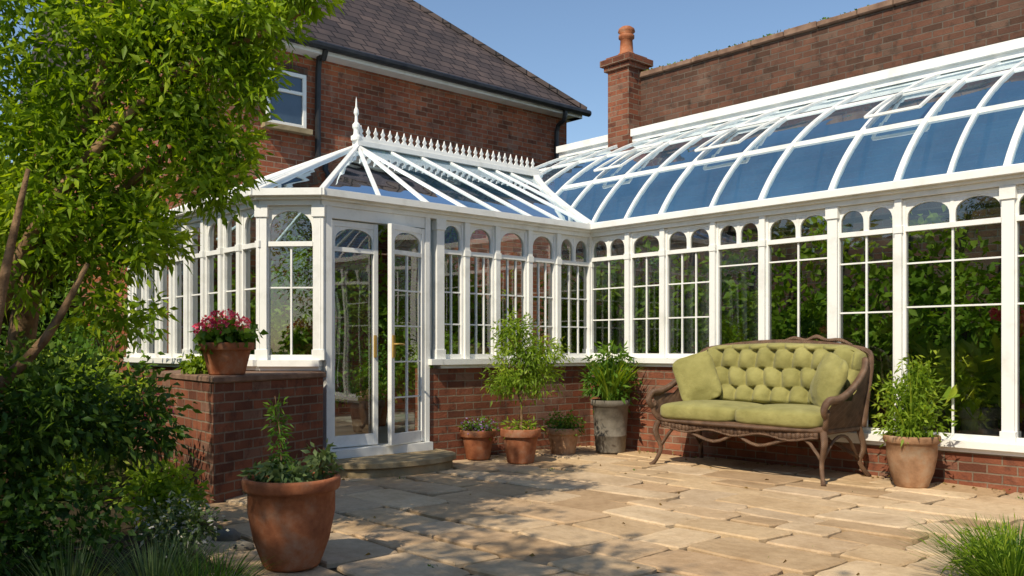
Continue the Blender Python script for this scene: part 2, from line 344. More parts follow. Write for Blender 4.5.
leafobj('joint_weeds',P,D,.03,.010,['leaf_mid'],None,mw=FR)
# ---------------- conservatory
CV=empty('white_conservatory',FR)
fr=MB(); gl=MB(); bb=MB(); rg=MB(); rf=MB()
def segT(P,Q):
    d=Vector((Q[0]-P[0],Q[1]-P[1],0)); return Matrix.Translation((P[0],P[1],0))@Matrix.Rotation(math.atan2(d.y,d.x),4,'Z'), d.length
ZT=2.33
def arch(mbx,a,b,z0,z1,d0,d1):
    K=14; cx=(a+b)/2; rx=(b-a)/2-.008; zs=z0+(z1-z0)*.30
    pts=[(cx-rx*math.cos(pi*k/K), zs+(z1-zs-.012)*math.sin(pi*k/K)**.75) for k in range(K+1)]
    for k in range(K):
        p,q=pts[k],pts[k+1]; mbx.prism([(p[0],p[1]),(q[0],q[1]),(q[0],z1),(p[0],z1)],d0,d1)
    mbx.prism([(a,z0),(pts[0][0],z0),(pts[0][0],z1),(a,z1)],d0,d1); mbx.prism([(pts[-1][0],z0),(b,z0),(b,z1),(pts[-1][0],z1)],d0,d1)
def bay(a,b,z0,zt,nv,nh,e,double=False):
    a1,b1=a+.03,b-.03; sw=.024
    fr.box(a1,a1+sw,-.028,.025,z0+.002,ZT-.002); fr.box(b1-sw,b1,-.028,.025,z0+.002,ZT-.002)
    ai,bi=a1+sw,b1-sw
    fr.box(ai,bi,-.025,.022,z0,z0+.045); fr.box(ai,bi,-.036,.03,zt-.02,zt+.022); fr.box(ai,bi,-.024,.022,ZT-.03,ZT)
    za,zb=z0+.045,zt-.02
    ks=[ai]+[ai+(bi-ai)*k/nv for k in range(1,nv)]+[bi]
    for k in ks[1:-1]: fr.box(k-.008,k+.008,-.013,.012,za,zb)
    for h in nh:
        z=za+(zb-za)*h; fr.box(ai,bi,-.010,.009,z-.007,z+.007)
    if double and bi-ai>.42:
        c=(ai+bi)/2; fr.box(c-.014,c+.014,-.023,.02,zt+.022,ZT-.03); arch(fr,ai,c-.014,zt+.024,ZT-.03,-.018,.015); arch(fr,c+.014,bi,zt+.024,ZT-.03,-.018,.015)
    else: arch(fr,ai,bi,zt+.024,ZT-.03,-.018,.015)
    gl.add([(a1,0,z0),(b1,0,z0),(b1,0,ZT),(a1,0,ZT)],[(0,1,2,3)])
def setT(T):
    for m_ in (fr,gl,bb): m_.T=T
def wallseg(P,Q,posts,e,zs=None,zt=2.0,nv=2,nh=(.33,.66),skip=(),wide=(),double=False,brick=True):
    T,L=segT(P,Q); setT(T)
    n=len(posts)-1; zs=zs or [1.0]*n
    for i,p in enumerate(posts):
        zl=min(zs[max(i-1,0)],zs[min(i,n-1)])+e; hw=.045 if i in wide else .029
        fr.box(p-hw,p+hw,-.055,.055,zl-.001,ZT+.001)
        if i in wide: fr.box(p-hw-.012,p+hw+.012,-.068,.06,ZT-.1,ZT+.0015); fr.box(p-hw-.01,p+hw+.01,-.065,.06,zl,zl+.09)
        elif i not in skip: fr.box(p-hw-.008,p+hw+.008,-.062,.058,zt-.03,zt+.03)
    for i in range(n):
        if i in skip: continue
        bay(posts[i],posts[i+1],zs[i]+e,zt,nv if isinstance(nv,int) else nv[i],nh[i] if isinstance(nh,list) else nh,e,double)
    i=0
    while i<n:
        j=i
        while j+1<n and zs[j+1]==zs[i] and (j+1 in skip)==(i in skip): j+=1
        a,b=posts[i],posts[j+1]
        if i not in skip:
            fr.box(a-.02,b+.02,-.11,.06,zs[i]-.055+e,zs[i]+e); fr.box(a-.01,b+.01,-.075,.05,zs[i]-.09+e,zs[i]-.055+e)
            if brick: bb.box(a,b,-.04+e,.16,-.02,zs[i]-.09+e)
        i=j+1
    fr.box(-.02,L+.02,-.065,.07,ZT+e,ZT+.09+e); fr.box(-.05,L+.05,-.10,-.065,ZT+.045+e,ZT+.12+e)
    fr.box(-.08,L+.08,-.155,-.10,ZT+.07+e,ZT+.13+e)
    setT(I4)
RP=[0,.58,1.05,1.67,2.22,2.92,3.5,4.34,5.1,5.8,6.5]
h2=(.36,.7)
wallseg((0,0),(6.5,0),RP,.003,zs=[1.0]*5+[.38]*5,zt=2.08,nv=[2,2,3,1,2,2,2,2,2,2],nh=[h2,h2,h2,(.84,),(.84,),(.6,.86),(.62,.84),(.62,.84),h2,h2],wide=(0,5,7,9),double=True)
LW=3.41
yp=[0,.54,.96,1.41,1.81,2.14,2.29,3.36,3.41]
sp=[LW-v for v in yp][::-1]
wallseg((0,-LW),(0,0),sp,0,zt=2.03,nv=[1,1,1,2,3,3,3,3],nh=(.3,.62),skip=(0,1,2),wide=(3,),double=True)
T,L=segT((0,-LW),(0,0)); setT(T)
bb.box(1.12,1.27,-.04,.16,-.02,.91); fr.box(1.12,1.27,-.11,.06,.945,1.0005); gl.add([(1.13,0,1),(1.26,0,1),(1.26,0,ZT),(1.13,0,ZT)],[(0,1,2,3)])
fr.box(.03,.085,-.06,.06,.20,ZT); fr.box(1.085,1.135,-.06,.06,.20,ZT)
fr.box(.085,1.085,-.05,.05,2.23,ZT); bb.box(.0,1.12,-.02,.2,-.02,.15); fr.box(.0,1.13,-.12,.10,.15,.225)
def leaf_door(x0,x1,mun):
    z0,z1=.235,2.22; w_=.045
    fr.box(x0,x0+w_,-.022,.022,z0,z1); fr.box(x1-w_,x1,-.022,.022,z0,z1)
    fr.box(x0+w_,x1-w_,-.02,.02,z0,z0+.10); fr.box(x0+w_,x1-w_,-.02,.02,z1-.05,z1); fr.box(x0+w_,x1-w_,-.019,.019,1.95,1.99)
    arch(fr,x0+w_,x1-w_,1.99,z1-.05,-.014,.012)
    if mun:
        c=(x0+x1)/2; fr.box(c-.008,c+.008,-.012,.012,z0+.10,1.95)
        for k in range(1,5):
            z=z0+.10+(1.95-z0-.10)*k/5; fr.box(x0+w_,x1-w_,-.010,.010,z-.007,z+.007)
    gl.add([(x0+.02,0,z0),(x1-.02,0,z0),(x1-.02,0,z1),(x0+.02,0,z1)],[(0,1,2,3)])
leaf_door(.09,.583,False)
TH=T@Matrix.Translation((1.08,-.03,0))@Matrix.Rotation(math.radians(16),4,'Z'); setT(TH); leaf_door(-.49,-.003,True)
setT(I4)
hd=MB(); hd.T=TH; hd.box(-.48,-.45,-.034,-.02,1.02,1.22); hd.tube([(-.465,-.03,1.14),(-.465,-.07,1.14),(-.42,-.075,1.14),(-.37,-.07,1.135)],.009,8)
hd.T=T; hd.box(.535,.56,-.034,-.02,1.02,1.22); hd.obj('door_handles',['brass'],CV)
wallseg((-.35,-3.76),(0,-LW),[0,.495],.0015,zt=2.0,nv=2,nh=(.62,),wide=(0,1))
wallseg((-3.45,-3.76),(-.35,-3.76),[0,.39,.78,1.16,1.55,1.94,2.33,2.71,3.1],.003,zt=2.0,nv=1,nh=(.62,),wide=(4,))
wallseg((-3.8,-LW),(-3.45,-3.76),[0,.495],.0045,zt=2.0,nv=2,wide=(0,1))
wallseg((-3.8,-3.0),(-3.8,-LW),[0,.41],.006,zt=2.0,nv=2)
wallseg((6.5,0),(6.5,2.2),[0,.75,1.5,2.2],.006,zs=[.38]*3,zt=2.08,nv=2)
# roofs: steep curved eave then shallower slope
yr=lambda t:-.08+2*t*(1-t)*.60+t*t*2.28
zr=lambda t:2.45+2*t*(1-t)*.92+t*t*1.5
def t_of(fn,val):
    a,b=0,1
    for _ in range(40):
        m_=(a+b)/2
        if fn(m_)<val:a=m_
        else:b=m_
    return (a+b)/2
RZ=3.40; SL=(RZ-2.45)/1.98
hL=lambda x: 2.45+(.08-x)*SL if x>-1.9 else RZ-(-1.9-x)*SL
def t0(x): return 0 if x>=.08 else t_of(zr,hL(x))
RX=[-2.45,-1.9,-1.4,-.9,-.4,.1,.58,1.05,1.67,2.22,2.92,3.5,3.92,4.34,4.72,5.1,5.45,5.8,6.15,6.5]
def R(x,t,o=0):
    dy=yr(min(t+.01,1))-yr(max(t-.01,0)); dz=zr(min(t+.01,1))-zr(max(t-.01,0)); l=math.hypot(dy,dz); return Vector((x,yr(t)-dz/l*o,zr(t)+dy/l*o))
big=set([1.05,2.22,2.92,3.5,4.34,5.1,5.8,6.5])
TM=.36
for x in RX:
    ts=t0(x); K=16; w_=.05 if x in big else .036
    for k in range(K):
        a=ts+(1-ts)*k/K; b=ts+(1-ts)*(k+1)/K; rf.bar(R(x,a),R(x,min(b+.004,1)),w_,.045)
for i in range(len(RX)-1):
    x,x2=RX[i],RX[i+1]; a0,b0=t0(x),t0(x2); K=12; vs=[]
    for k in range(K+1):
        vs+=[R(x,a0+(1-a0)*k/K),R(x2,b0+(1-b0)*k/K)]
    rg.add(vs,[(2*k,2*k+1,2*k+3,2*k+2) for k in range(K)])
    if max(a0,b0)<TM-.03: rf.bar(R(x,TM),R(x2,TM),.05,.045)
    if max(a0,b0)<.60: rf.bar(R(x,.70),R(x2,.70),.034,.03)
    if max(a0,b0)<TM and x2-x>.3 and i%3==1:   # roof light standing ajar
        xa,xb=x+.045,x2-.045
        up=lambda t:.03+.09*(.68-t)/.30
        for k in range(4):
            a=.38+.30*k/4;b=.38+.30*(k+1)/4
            rf.bar(R(xa,a,up(a)),R(xb if 0 else xa,b,up(b)),.026,.026); rf.bar(R(xb,a,up(a)),R(xb,b,up(b)),.026,.026)
        rf.bar(R(xa,.38,up(.38)+.002),R(xb,.38,up(.38)+.002),.028,.026); rf.bar(R(xa,.68,up(.68)+.002),R(xb,.68,up(.68)+.002),.028,.026)
rf.box(-2.6,6.55,2.12,2.29,3.93,4.05); rf.box(-2.62,6.57,2.08,2.14,4.0,4.10)
rf.box(.1,6.5,-.12,-.04,2.425,2.475)
yend=yr(t_of(zr,RZ)); V=[]
for k in range(9):
    x=.08-1.98*k/8; t=t_of(zr,hL(x)); V.append((x,yr(t),zr(t)+.02))
for k in range(8): rf.bar(V[k],V[k+1],.08,.05)
AP=Vector((-1.9,-1.82,RZ))
def left_ras(y,side):
    if y<-.08: xe=.08
    else:
        t=t_of(yr,y); xe=.08-(zr(t)-2.45)/SL
    ze=2.45+(.08-xe)*SL
    a=Vector((xe,y,ze)); b=Vector((-1.9,y,RZ))
    if side: a.x=-3.8-a.x
    return a,b
ys=[y for y in [-1.82,-1.38,-.94,-.50,-.06,.24,.50] if y<yend-.05]+[yend]
for side in (0,1):
    prev=None
    for y in ys:
        a,b=left_ras(y,side)
        if side and y>-.08: a,b=Vector((-3.88,y,2.45)),b
        if y<yend: rf.bar(a,b,.036,.032)
        if prev:
            rg.add([prev[0],a,b,prev[1]],[(0,1,2,3)] if not side else [(3,2,1,0)])
        prev=(a,b)
ev=[(.08,-1.82),(.08,-2.3),(.08,-2.85),(.08,-3.44),(-.31,-3.84),(-.9,-3.84),(-1.55,-3.84),(-2.2,-3.84),(-2.85,-3.84),(-3.49,-3.84),(-3.88,-3.44),(-3.88,-2.6),(-3.88,-1.82)]
for i,(x,y) in enumerate(ev):
    if 0<i<len(ev)-1: rf.bar((x,y,2.45),AP,.05 if i in(3,4,9,10) else .034,.045 if i in (3,4,9,10) else .035)
    if i<len(ev)-1:
        rg.add([(x,y,2.45),(*ev[i+1],2.45),AP],[(0,1,2)])
yc=max(yend,.95)
rf.bar((-1.9,-1.86,RZ+.03),(-1.9,yc+.1,RZ+.03),.11,.06); rf.bar((-1.9,-1.9,RZ+.085),(-1.9,yc+.05,RZ+.085),.045,.05)
y=-1.78
while y<yc:
    cr=[(-.045,0),(.045,0),(.028,.03),(.012,.045),(.03,.075),(.012,.10),(0,.145),(-.012,.10),(-.03,.075),(-.012,.045),(-.028,.03)]
    rf.T=Matrix.Translation((-1.9,y,RZ+.105))@Matrix.Rotation(pi/2,4,'Z'); rf.prism(cr,-.009,.009); rf.T=I4.copy(); y+=.1
rf.lathe([(.0,0),(.06,0),(.06,.04),(.034,.07),(.03,.12),(.045,.15),(.045,.18),(.02,.21),(.016,.28),(.03,.31),(.026,.35),(.012,.38),(.006,.47),(0,.50)],(-1.9,-1.84,RZ+.06),16)
fr.obj('window_and_door_frames',['white'],CV,bevel=.003); gl.obj('wall_glazing',['glass'],CV); bb.obj('brick_plinth',['brick_base'],CV)
rf.obj('roof_rafters_and_cresting',['white'],CV,bevel=.003); rg.obj('roof_glazing',['roofglass'],CV)
fl=MB(); fl.box(.16,6.45,.16,2.2,-.02,.21); fl.box(-3.75,-.17,-3.4,2.2,-.02,.205); fl.box(-.175,.165,.1,2.2,-.02,.2); fl.obj('interior_floor',['tile'],CV)
# ---------------- stone step
stp=MB(); pts=[(.04,-3.44)]
for k in range(17):
    a=pi*k/16; pts.append((.05+.58*math.sin(a)**.6, -2.84-.63*math.cos(a)))
pts.append((.04,-2.2)); stp.vprism(pts,.0,.10)
pts2=[(x+ (.03 if x>.05 else 0),-2.84+(y+2.84)*1.035) for x,y in pts]; stp.vprism(pts2,.101,.15)
stp.obj('stone_step',['stepstone'],None,FR,bevel=.008)
# ---------------- pier
pr=MB(); PP=[(-1.60,7.62),(-2.10,6.33),(-3.0,7.6),(-3.05,8.55),(-2.15,7.72)]
pr.vprism(PP,-.03,.855); cx=-2.35;cy=7.3; pc=[(cx+(x-cx)*1.04,cy+(y-cy)*1.04) for x,y in PP]
pe=empty('brick_pier'); pr.obj('pier_brickwork',['brick_base'],pe); p2=MB(); p2.vprism(pc,.856,.905); p2.obj('pier_cap',['capstone'],pe,bevel=.01)
# ---------------- house
H=empty('brick_house',FR); hb=MB(); hb.box(-11,-3.885,-3.0,3.6,-.03,5.08); hb.obj('walls',['brick'],H)
hr=MB(); e=[(-3.62,-3.15,5.12),(-3.62,3.8,5.12),(-11.2,3.8,5.12),(-11.2,-3.15,5.12)]; r0=(-7.41,-3.15,8.52); r1=(-7.41,.05,8.52)
hr.add(e+[r0,r1],[(0,1,5,4),(1,2,5),(2,3,4,5),(3,0,4),(0,3,2,1)])
hr.obj('slate_roof',['slate'],H,uvf=lambda c,n:((c.y,c.z*1.42) if abs(n.x)>abs(n.y) else (c.x,c.z*1.42)))
hw=MB(); hw.box(-3.9,-3.66,-3.12,3.75,5.0,5.115); hw.box(-11,-3.67,3.6,3.76,5.0,5.114)
hw.bar((-3.62,3.8,5.15),r1,.12,.07,1); hw.bar(r0,(-7.41,.1,8.54),.16,.07,1)
hw.tube([(-3.6,-3.15,5.09),(-3.6,3.86,5.09)],.055,8,2,1)
hw.tube([(-3.62,3.3,5.06),(-3.65,3.3,4.9),(-3.82,3.3,4.75),(-3.82,3.3,4.0),(-3.82,3.3,2.0)],.04,8,2,4)
hw.tube([(-3.62,-1.22,5.06),(-3.68,-1.22,4.95),(-3.82,-1.22,4.8),(-3.82,-1.22,2.5)],.04,8,2,4)
hw.obj('fascia_gutter_and_downpipes',['white','slate','black'],H)
hn=MB(); ya,yb,za,zb=-1.97,-1.40,4.0,4.72
hn.box(-3.88,-3.84,ya,yb,za,zb,1); 
for a,b,c,d in ((ya,ya+.05,za,zb),(yb-.05,yb,za,zb)): hn.box(-3.86,-3.81,a,b,c,d,0)
hn.box(-3.86,-3.812,ya+.05,yb-.05,zb-.05,zb,0); hn.box(-3.86,-3.812,ya+.05,yb-.05,za,za+.05,0); hn.box(-3.86,-3.808,ya+.05,yb-.05,(za+zb)/2+.08,(za+zb)/2+.12,0)
hn.box(-3.86,-3.75,ya-.06,yb+.06,za-.07,za-.001,2); hn.box(-3.9,-3.865,ya-.05,yb+.05,zb,zb+.12,3)
hn.obj('sash_window',['white','darkglass','stepstone','brick_old'],H,bevel=.003)
# ---------------- tall garden wall + chimney
bw=empty('tall_brick_wall',FR); b1=MB(); b1.box(-1.2,9,2.3,2.66,-.03,4.83); b1.box(-2.7,-1.2,2.3,2.64,-.03,3.99); b1.obj('wall_brickwork',['brick_old'],bw)
b2=MB(); 
x=-1.2
while x<9:
    L=.45*random.uniform(.9,1.1); b2.box(x+.004,x+L-.004,2.25,2.71,4.832+random.uniform(0,.008),4.905+random.uniform(-.008,.008)); x+=L
b2.obj('wall_coping',['capstone'],bw,bevel=.008)
mo=[];md=[]
for i in range(2600):
    mo.append((random.uniform(-1.2,9),random.uniform(2.26,2.6),4.9)); md.append((random.gauss(0,.5),random.gauss(0,.5),.6))
leafobj('wall_moss',mo,md,.04,.03,['leaf_mid'],bw)
ch=empty('brick_chimney',FR); c1=MB(); c1.box(-1.56,-1.18,2.04,2.40,3.5,4.95); c1.box(-1.60,-1.14,2.0,2.44,4.951,5.02); c1.box(-1.64,-1.10,1.96,2.48,5.021,5.11); c1.box(-1.58,-1.16,2.02,2.42,5.111,5.15)
c1.obj('chimney_stack',['brick_base'],ch,bevel=.006)
c2=MB(); c2.lathe([(.12,0),(.12,.05),(.095,.07),(.085,.25),(.11,.27),(.11,.31),(.08,.33),(.12,.36),(.11,.40),(.07,.43),(.06,.43),(.06,.1)],(-1.37,2.22,5.15),20); c2.obj('chimney_pot',['terra'],ch,smooth=True)
# ---------------- pots
def pot(name,x,y,z,r,h,mat='terra',style=0):
    e=empty(name,Matrix.Translation((x,y,z))); m_=MB()
    if style==0: prof=[(0,0),(r*.62,0),(r*.66,.01),(r*.86,h*.74),(r*.87,h*.76),(r*.98,h*.77),(r,h*.79),(r,h*.97),(r*.98,h),(r*.90,h),(r*.88,h*.95),(r*.85,h*.85)]
    elif style==1: prof=[(0,0),(r*.55,0),(r*.6,.015),(r*.78,h*.3),(r*.90,h*.62),(r*.90,h*.84),(r*.97,h*.86),(r*1.0,h*.88),(r*1.02,h*.97),(r,h),(r*.90,h),(r*.86,h*.9)]
    else: prof=[(0,0),(r*.72,0),(r*.74,.01),(r*.80,h*.3),(r*.83,h*.31),(r*.83,h*.34),(r*.81,h*.35),(r*.9,h*.88),(r,h*.9),(r,h),(r*.91,h),(r*.88,h*.9)]
    m_.lathe(prof,(0,0,0),40,0,.006); o=m_.obj('pot',[mat],e,smooth=True)
    s_=MB(); s_.lathe([(0,h*.9+.01),(r*.5,h*.9+.006),(r*.9,h*.88)],(0,0,0),20,0); s_.obj('soil',['soil'],e,smooth=True)
    return e,h*.9
ZP=.030
e,h=pot('potted_succulent',-1.09,4.45,ZP,.235,.44,'terra',1)
P,D,r_=blobs([((-.12,0,h+.06),(.07,.08,.06),14,14,.016),((.0,-.08,h+.05),(.08,.07,.05),14,14,.016),((0,.1,h+.06),(.1,.08,.06),14,12,.016),((.14,.05,h+.09),(.05,.06,.10),12,12,.016)])
leafobj('rosettes',P,D,.055,.024,['leaf_grey'],e,rnd=r_+.2)
P,D,r_=blobs([((-.06,.02,h+.13),(.05,.05,.09),10,10,.016),((-.08,.03,h+.32),(.03,.035,.13),14,10,.013)]); leafobj('tall_sprig_leaves',P,D,.045,.012,['leaf_mid'],e,rnd=r_)
t_=MB(); t_.tube([(-.06,.02,h-.02),(-.06,.03,h+.2),(-.09,.03,h+.44)],[.006,.005,.002],6); t_.tube([(.14,.05,h-.02),(.15,.05,h+.18)],[.006,.003],6); t_.obj('sprig_stem',['bark'],e)
e,h=pot('potted_geranium',-2.13,6.72,.906,.20,.24,'terra',0)
P,D,r_=blobs([((0,0,h+.06),(.22,.2,.08),60,12,.03)]); leafobj('leaves',P,D,.06,.055,['leaf_mid'],e,rnd=r_)
P=[];D=[]
for c in [(-.14,0,.2),(-.05,-.08,.23),(.05,.0,.22),(.13,-.05,.17),(-.02,.08,.25),(-.18,-.06,.14),(.02,-.15,.16),(.1,.1,.19),(-.1,-.14,.17)]:
    q=rng.normal(size=(60,3)); q/=np.linalg.norm(q,axis=1,keepdims=True); P.append(np.array(c)+[0,0,h-.02]+q*.035); D.append(q+rng.normal(size=q.shape)*.3)
leafobj('flowers',np.concatenate(P),np.concatenate(D),.026,.026,['pink'],e)
P,D,r_=blobs([((-2.42,6.98,.96),(.12,.12,.08),40,12,.02)]); leafobj('trailing_plant',P,D,.05,.03,['leaf_yel'],rnd=r_)
e,h=pot('potted_heather',-.33,8.75,ZP,.175,.28,'terra',0)
P,D,r_=blobs([((0,0,h+.04),(.17,.17,.07),60,12,.025)]); mi=(rng.uniform(size=len(P))<.25).astype(int); leafobj('plants',P,D,.035,.016,['leaf_mid','purple'],e,rnd=r_,mi=mi)
e,h=pot('potted_acer',.08,8.45,ZP,.19,.32,'terra',0)
t_=MB(); t_.tube([(0,0,h-.05),(.01,0,h+.2),(-.02,.01,h+.42),(.0,0,h+.75)],[.014,.012,.01,.006],6)
for k in range(9):
    a=k*2.4; t_.tube([(-.01,0,h+.34+k*.04),(.12*math.cos(a),.12*math.sin(a),h+.45+k*.05),(.26*math.cos(a),.26*math.sin(a),h+.5+k*.055)],[.006,.004,.002],5)
t_.obj('trunk_and_branches',['bark'],e)
P,D,r_=blobs([((.02,0,h+.50),(.36,.3,.13),90,16,.04,.6,-.4),((.08,0,h+.72),(.34,.28,.16),95,16,.04,.6,-.4),((-.04,0,h+.95),(.22,.18,.14),46,14,.035,.6,-.3),((0,0,h+.04),(.14,.14,.05),20,10,.03)])
leafobj('foliage',P,D,.06,.017,['leaf_yel'],e,rnd=r_)
e,h=pot('potted_alpine',.52,9.12,ZP,.18,.27,'terra2',0)
P,D,r_=blobs([((0,0,h+.05),(.18,.18,.10),60,12,.025)]); leafobj('plants',P,D,.045,.02,['leaf_mid'],e,rnd=r_)
e,h=pot('potted_agapanthus',1.02,9.32,ZP,.205,.54,'greypot',2)
blades('strap_leaves',(0,0,h),130,.66,.36,.026,['leaf_yel'],e,.6,.1)
P,D,r_=blobs([((0,0,h+.2),(.24,.2,.2),56,10,.045),((.0,0,h+.47),(.17,.15,.17),30,10,.045)]); leafobj('leaves',P,D,.10,.03,['leaf_mid'],e,rnd=r_)
e,h=pot('potted_fern',3.10,6.98,ZP,.205,.40,'terra2',1)
P,D,r_=blobs([((0,0,h+.12),(.22,.2,.12),60,14,.035),((-.05,0,h+.33),(.2,.18,.17),55,14,.04),((.05,0,h+.5),(.13,.12,.12),24,14,.03)]); leafobj('leaves',P,D,.06,.02,['leaf_yel'],e,rnd=r_)
blades('fronds',(0,0,h),90,.66,.30,.012,['leaf_yel'],e,.5,.1)
def inside(name,lx,ly,z,r,h,mat,fol,L,W,lm):
    p=FR@Vector((lx,ly,0)); e,hh=pot(name,p.x,p.y,z,r,h,mat,0)
    P,D,r_=blobs([((c[0],c[1],hh+c[2]),rr,n,10,.05) for c,rr,n in fol]); leafobj('leaves',P,D,L,W,[lm],e,rnd=r_+.2); return e,hh
inside('potted_hosta',4.02,.26,.215,.16,.42,'greypot',[((0,0,.22),(.2,.16,.2),26)],.20,.10,'leaf_yel')
inside('potted_hosta',3.72,.5,.215,.15,.38,'greypot',[((0,0,.3),(.2,.2,.25),24)],.18,.08,'leaf_yel')
e,hh=inside('potted_red_geranium',3.95,.85,.215,.2,.5,'terra',[((0,0,.25),(.35,.25,.35),60)],.10,.08,'leaf_yel')
P,D,r_=blobs([((.05,-.2,hh+.66),(.22,.16,.10),12,40,.025)]); leafobj('flowers',P,D,.04,.04,['red'],e)
inside('potted_citrus',3.25,.6,.215,.2,.4,'terra',[((0,0,.45),(.3,.3,.35),50)],.10,.045,'leaf_yel')
inside('potted_palm',4.75,.6,.215,.2,.4,'terra',[((0,0,.45),(.3,.3,.35),50)],.16,.045,'leaf_yel')
bn=MB()
for k in range(5): bn.box(.35,2.85,.32+k*.11,.40+k*.11,.86,.885)
for x in (.4,1.6,2.8):
    for yy in (.36,.78): bn.box(x-.025,x+.025,yy-.025,yy+.025,.21,.859)
bn.obj('plant_bench',['white'],None,FR,bevel=.003)
for k,(x,rr,hh_,lm) in enumerate([(.5,.15,.28,'leaf_yel'),(.95,.17,.36,'leaf_yel'),(1.4,.15,.24,'leaf_yel'),(1.85,.17,.38,'leaf_yel'),(2.35,.16,.3,'leaf_mid'),(2.7,.15,.3,'leaf_yel')]):
    inside('potted_seedling',x,.5,.887,.11,.18,'terra' if k%2 else 'terra2',[((0,0,hh_*.6),(rr,rr,hh_),30)],.07,.03,lm)
inside('potted_palm',-.9,-1.3,.21,.2,.4,'terra2',[((0,0,.4),(.3,.3,.35),50)],.14,.04,'leaf_yel')
inside('potted_box_shrub',-1.3,-2.1,.21,.2,.34,'terra2',[((0,0,.15),(.25,.25,.2),50)],.05,.03,'leaf_yel')
inside('potted_box_shrub',-1.9,-1.6,.21,.2,.4,'terra',[((0,0,.3),(.3,.3,.3),50)],.06,.03,'leaf_mid')
inside('potted_box_shrub',-2.6,-2.6,.21,.2,.4,'terra',[((0,0,.4),(.3,.3,.4),50)],.08,.03,'leaf_yel')
L_=[]
for x in np.arange(-2,6.5,.5): L_.append(((x,1.65,random.uniform(1.1,1.6)),(.38,.2,random.uniform(.7,1.1)),60,11,.07))
P,D,r_=blobs(L_); leafobj('climbing_plant',P,D,.13,.07,['leaf_yel'],None,rnd=r_+.15,mw=FR)
L_=[]
for y in np.arange(-2.8,1.8,.5): L_.append(((-3.4,y,random.uniform(1.2,1.7)),(.25,.38,random.uniform(.9,1.1)),55,11,.07))
P,D,r_=blobs(L_); leafobj('climbing_plant',P,D,.13,.06,['leaf_yel'],None,rnd=r_+.15,mw=FR)
# ---------------- wicker sofa
SF=empty('wicker_sofa',FR@Matrix.Translation((2.44,-.50,ZP)))
wk=MB()
for sx in (-1,1):
    wk.tube([(sx*.80,-.30,.44),(sx*.84,-.34,.32),(sx*.80,-.31,.16),(sx*.83,-.35,.04),(sx*.86,-.39,.0)],[.030,.028,.019,.017,.022],10)
    wk.tube([(sx*.80,.28,.44),(sx*.83,.32,.25),(sx*.80,.31,.12),(sx*.85,.38,0)],[.028,.024,.018,.022],10)
    wk.tube([(sx*.84,.33,.98),(sx*.88,.22,.88),(sx*.89,0,.74),(sx*.89,-.2,.67),(sx*.88,-.34,.66),(sx*.87,-.40,.60),(sx*.86,-.37,.54),(sx*.86,-.32,.55),(sx*.86,-.32,.59)],[.028,.028,.03,.032,.032,.028,.024,.018,.012],10)
    wk.tube([(sx*.82,-.30,.42),(sx*.85,-.34,.48),(sx*.87,-.36,.57)],[.026,.022,.024],8)
    wk.tube([(sx*.80,-.30,.41),(sx*.80,.28,.41)],.028,8)
    wk.tube([(sx*.80,-.30,.18),(sx*.80,-.1,.34),(sx*.80,.1,.34),(sx*.80,.28,.16)],.013,8)
    nu,nv=14,8; vs=[]
    for i in range(nu+1):
        t=i/nu; y=-.32+.64*t; top=.65 if t<.5 else .65+(t-.5)*.6
        for j in range(nv+1):
            s_=j/nv; vs.append((sx*(.82+.06*s_+.012*((i+j)%2)),y,.43+(top-.43)*s_))
    wk.add(vs,[(i*(nv+1)+j,(i+1)*(nv+1)+j,(i+1)*(nv+1)+j+1,i*(nv+1)+j+1) for i in range(nu) for j in range(nv)])
    wk.tube([(0,-.31,.345),(sx*.22,-.31,.26),(sx*.5,-.31,.33),(sx*.66,-.31,.34),(sx*.80,-.31,.18)],.014,8)
    wk.tube([(0,.30,.35),(sx*.4,.30,.33),(sx*.80,.30,.16)],.014,8)
wk.tube([(-.84,.30,.42),(-.86,.33,.70),(-.87,.37,.95),(-.82,.40,1.05),(-.6,.42,1.09),(-.3,.43,1.12),(0,.43,1.13),(.3,.43,1.12),(.6,.42,1.09),(.82,.40,1.05),(.87,.37,.95),(.86,.33,.70),(.84,.30,.42)],.024,10)
wk.tube([(.0,.43,1.13),(.12,.43,1.165),(.24,.43,1.145),(.34,.43,1.175),(.44,.43,1.145),(.56,.43,1.145),(.68,.42,1.10)],[.010,.017,.014,.02,.014,.017,.010],8)
wk.tube([(-.82,-.32,.425),(-.4,-.345,.42),(0,-.35,.42),(.4,-.345,.42),(.82,-.32,.425)],.026,10); wk.tube([(-.8,.3,.42),(.8,.3,.42)],.025,8)
K=40
zb_=lambda x:.345-.018*math.cos(x*pi/.26)
for k in range(K):
    x0=-.78+1.56*k/K; x1=-.78+1.56*(k+1)/K
    d=.004*(k%2); wk.prism([(x0,.42),(x1,.42),(x1,zb_(x1)),(x0,zb_(x0))],-.335-d,-.315)
wk.tube([(-.78+1.56*k/24,-.33,zb_(-.78+1.56*k/24)) for k in range(25)],.012,6,0,1)
vs=[];nu,nv=40,14
for i in range(nu+1):
    x=-.84+1.68*i/nu; tz=1.05+.07*math.cos(x/.86*pi/2)
    for j in range(nv+1):
        z=.43+(tz-.43)*j/nv; vs.append((x,.31+(z-.43)*.17+.01*((i+j)%2),z))
wk.add(vs,[(i*(nv+1)+j,(i+1)*(nv+1)+j,(i+1)*(nv+1)+j+1,i*(nv+1)+j+1) for i in range(nu) for j in range(nv)])
wk.box(-.8,.8,-.3,.3,.40,.425)
wk.obj('wicker_frame',['wicker'],SF,smooth=True)
cu=MB()
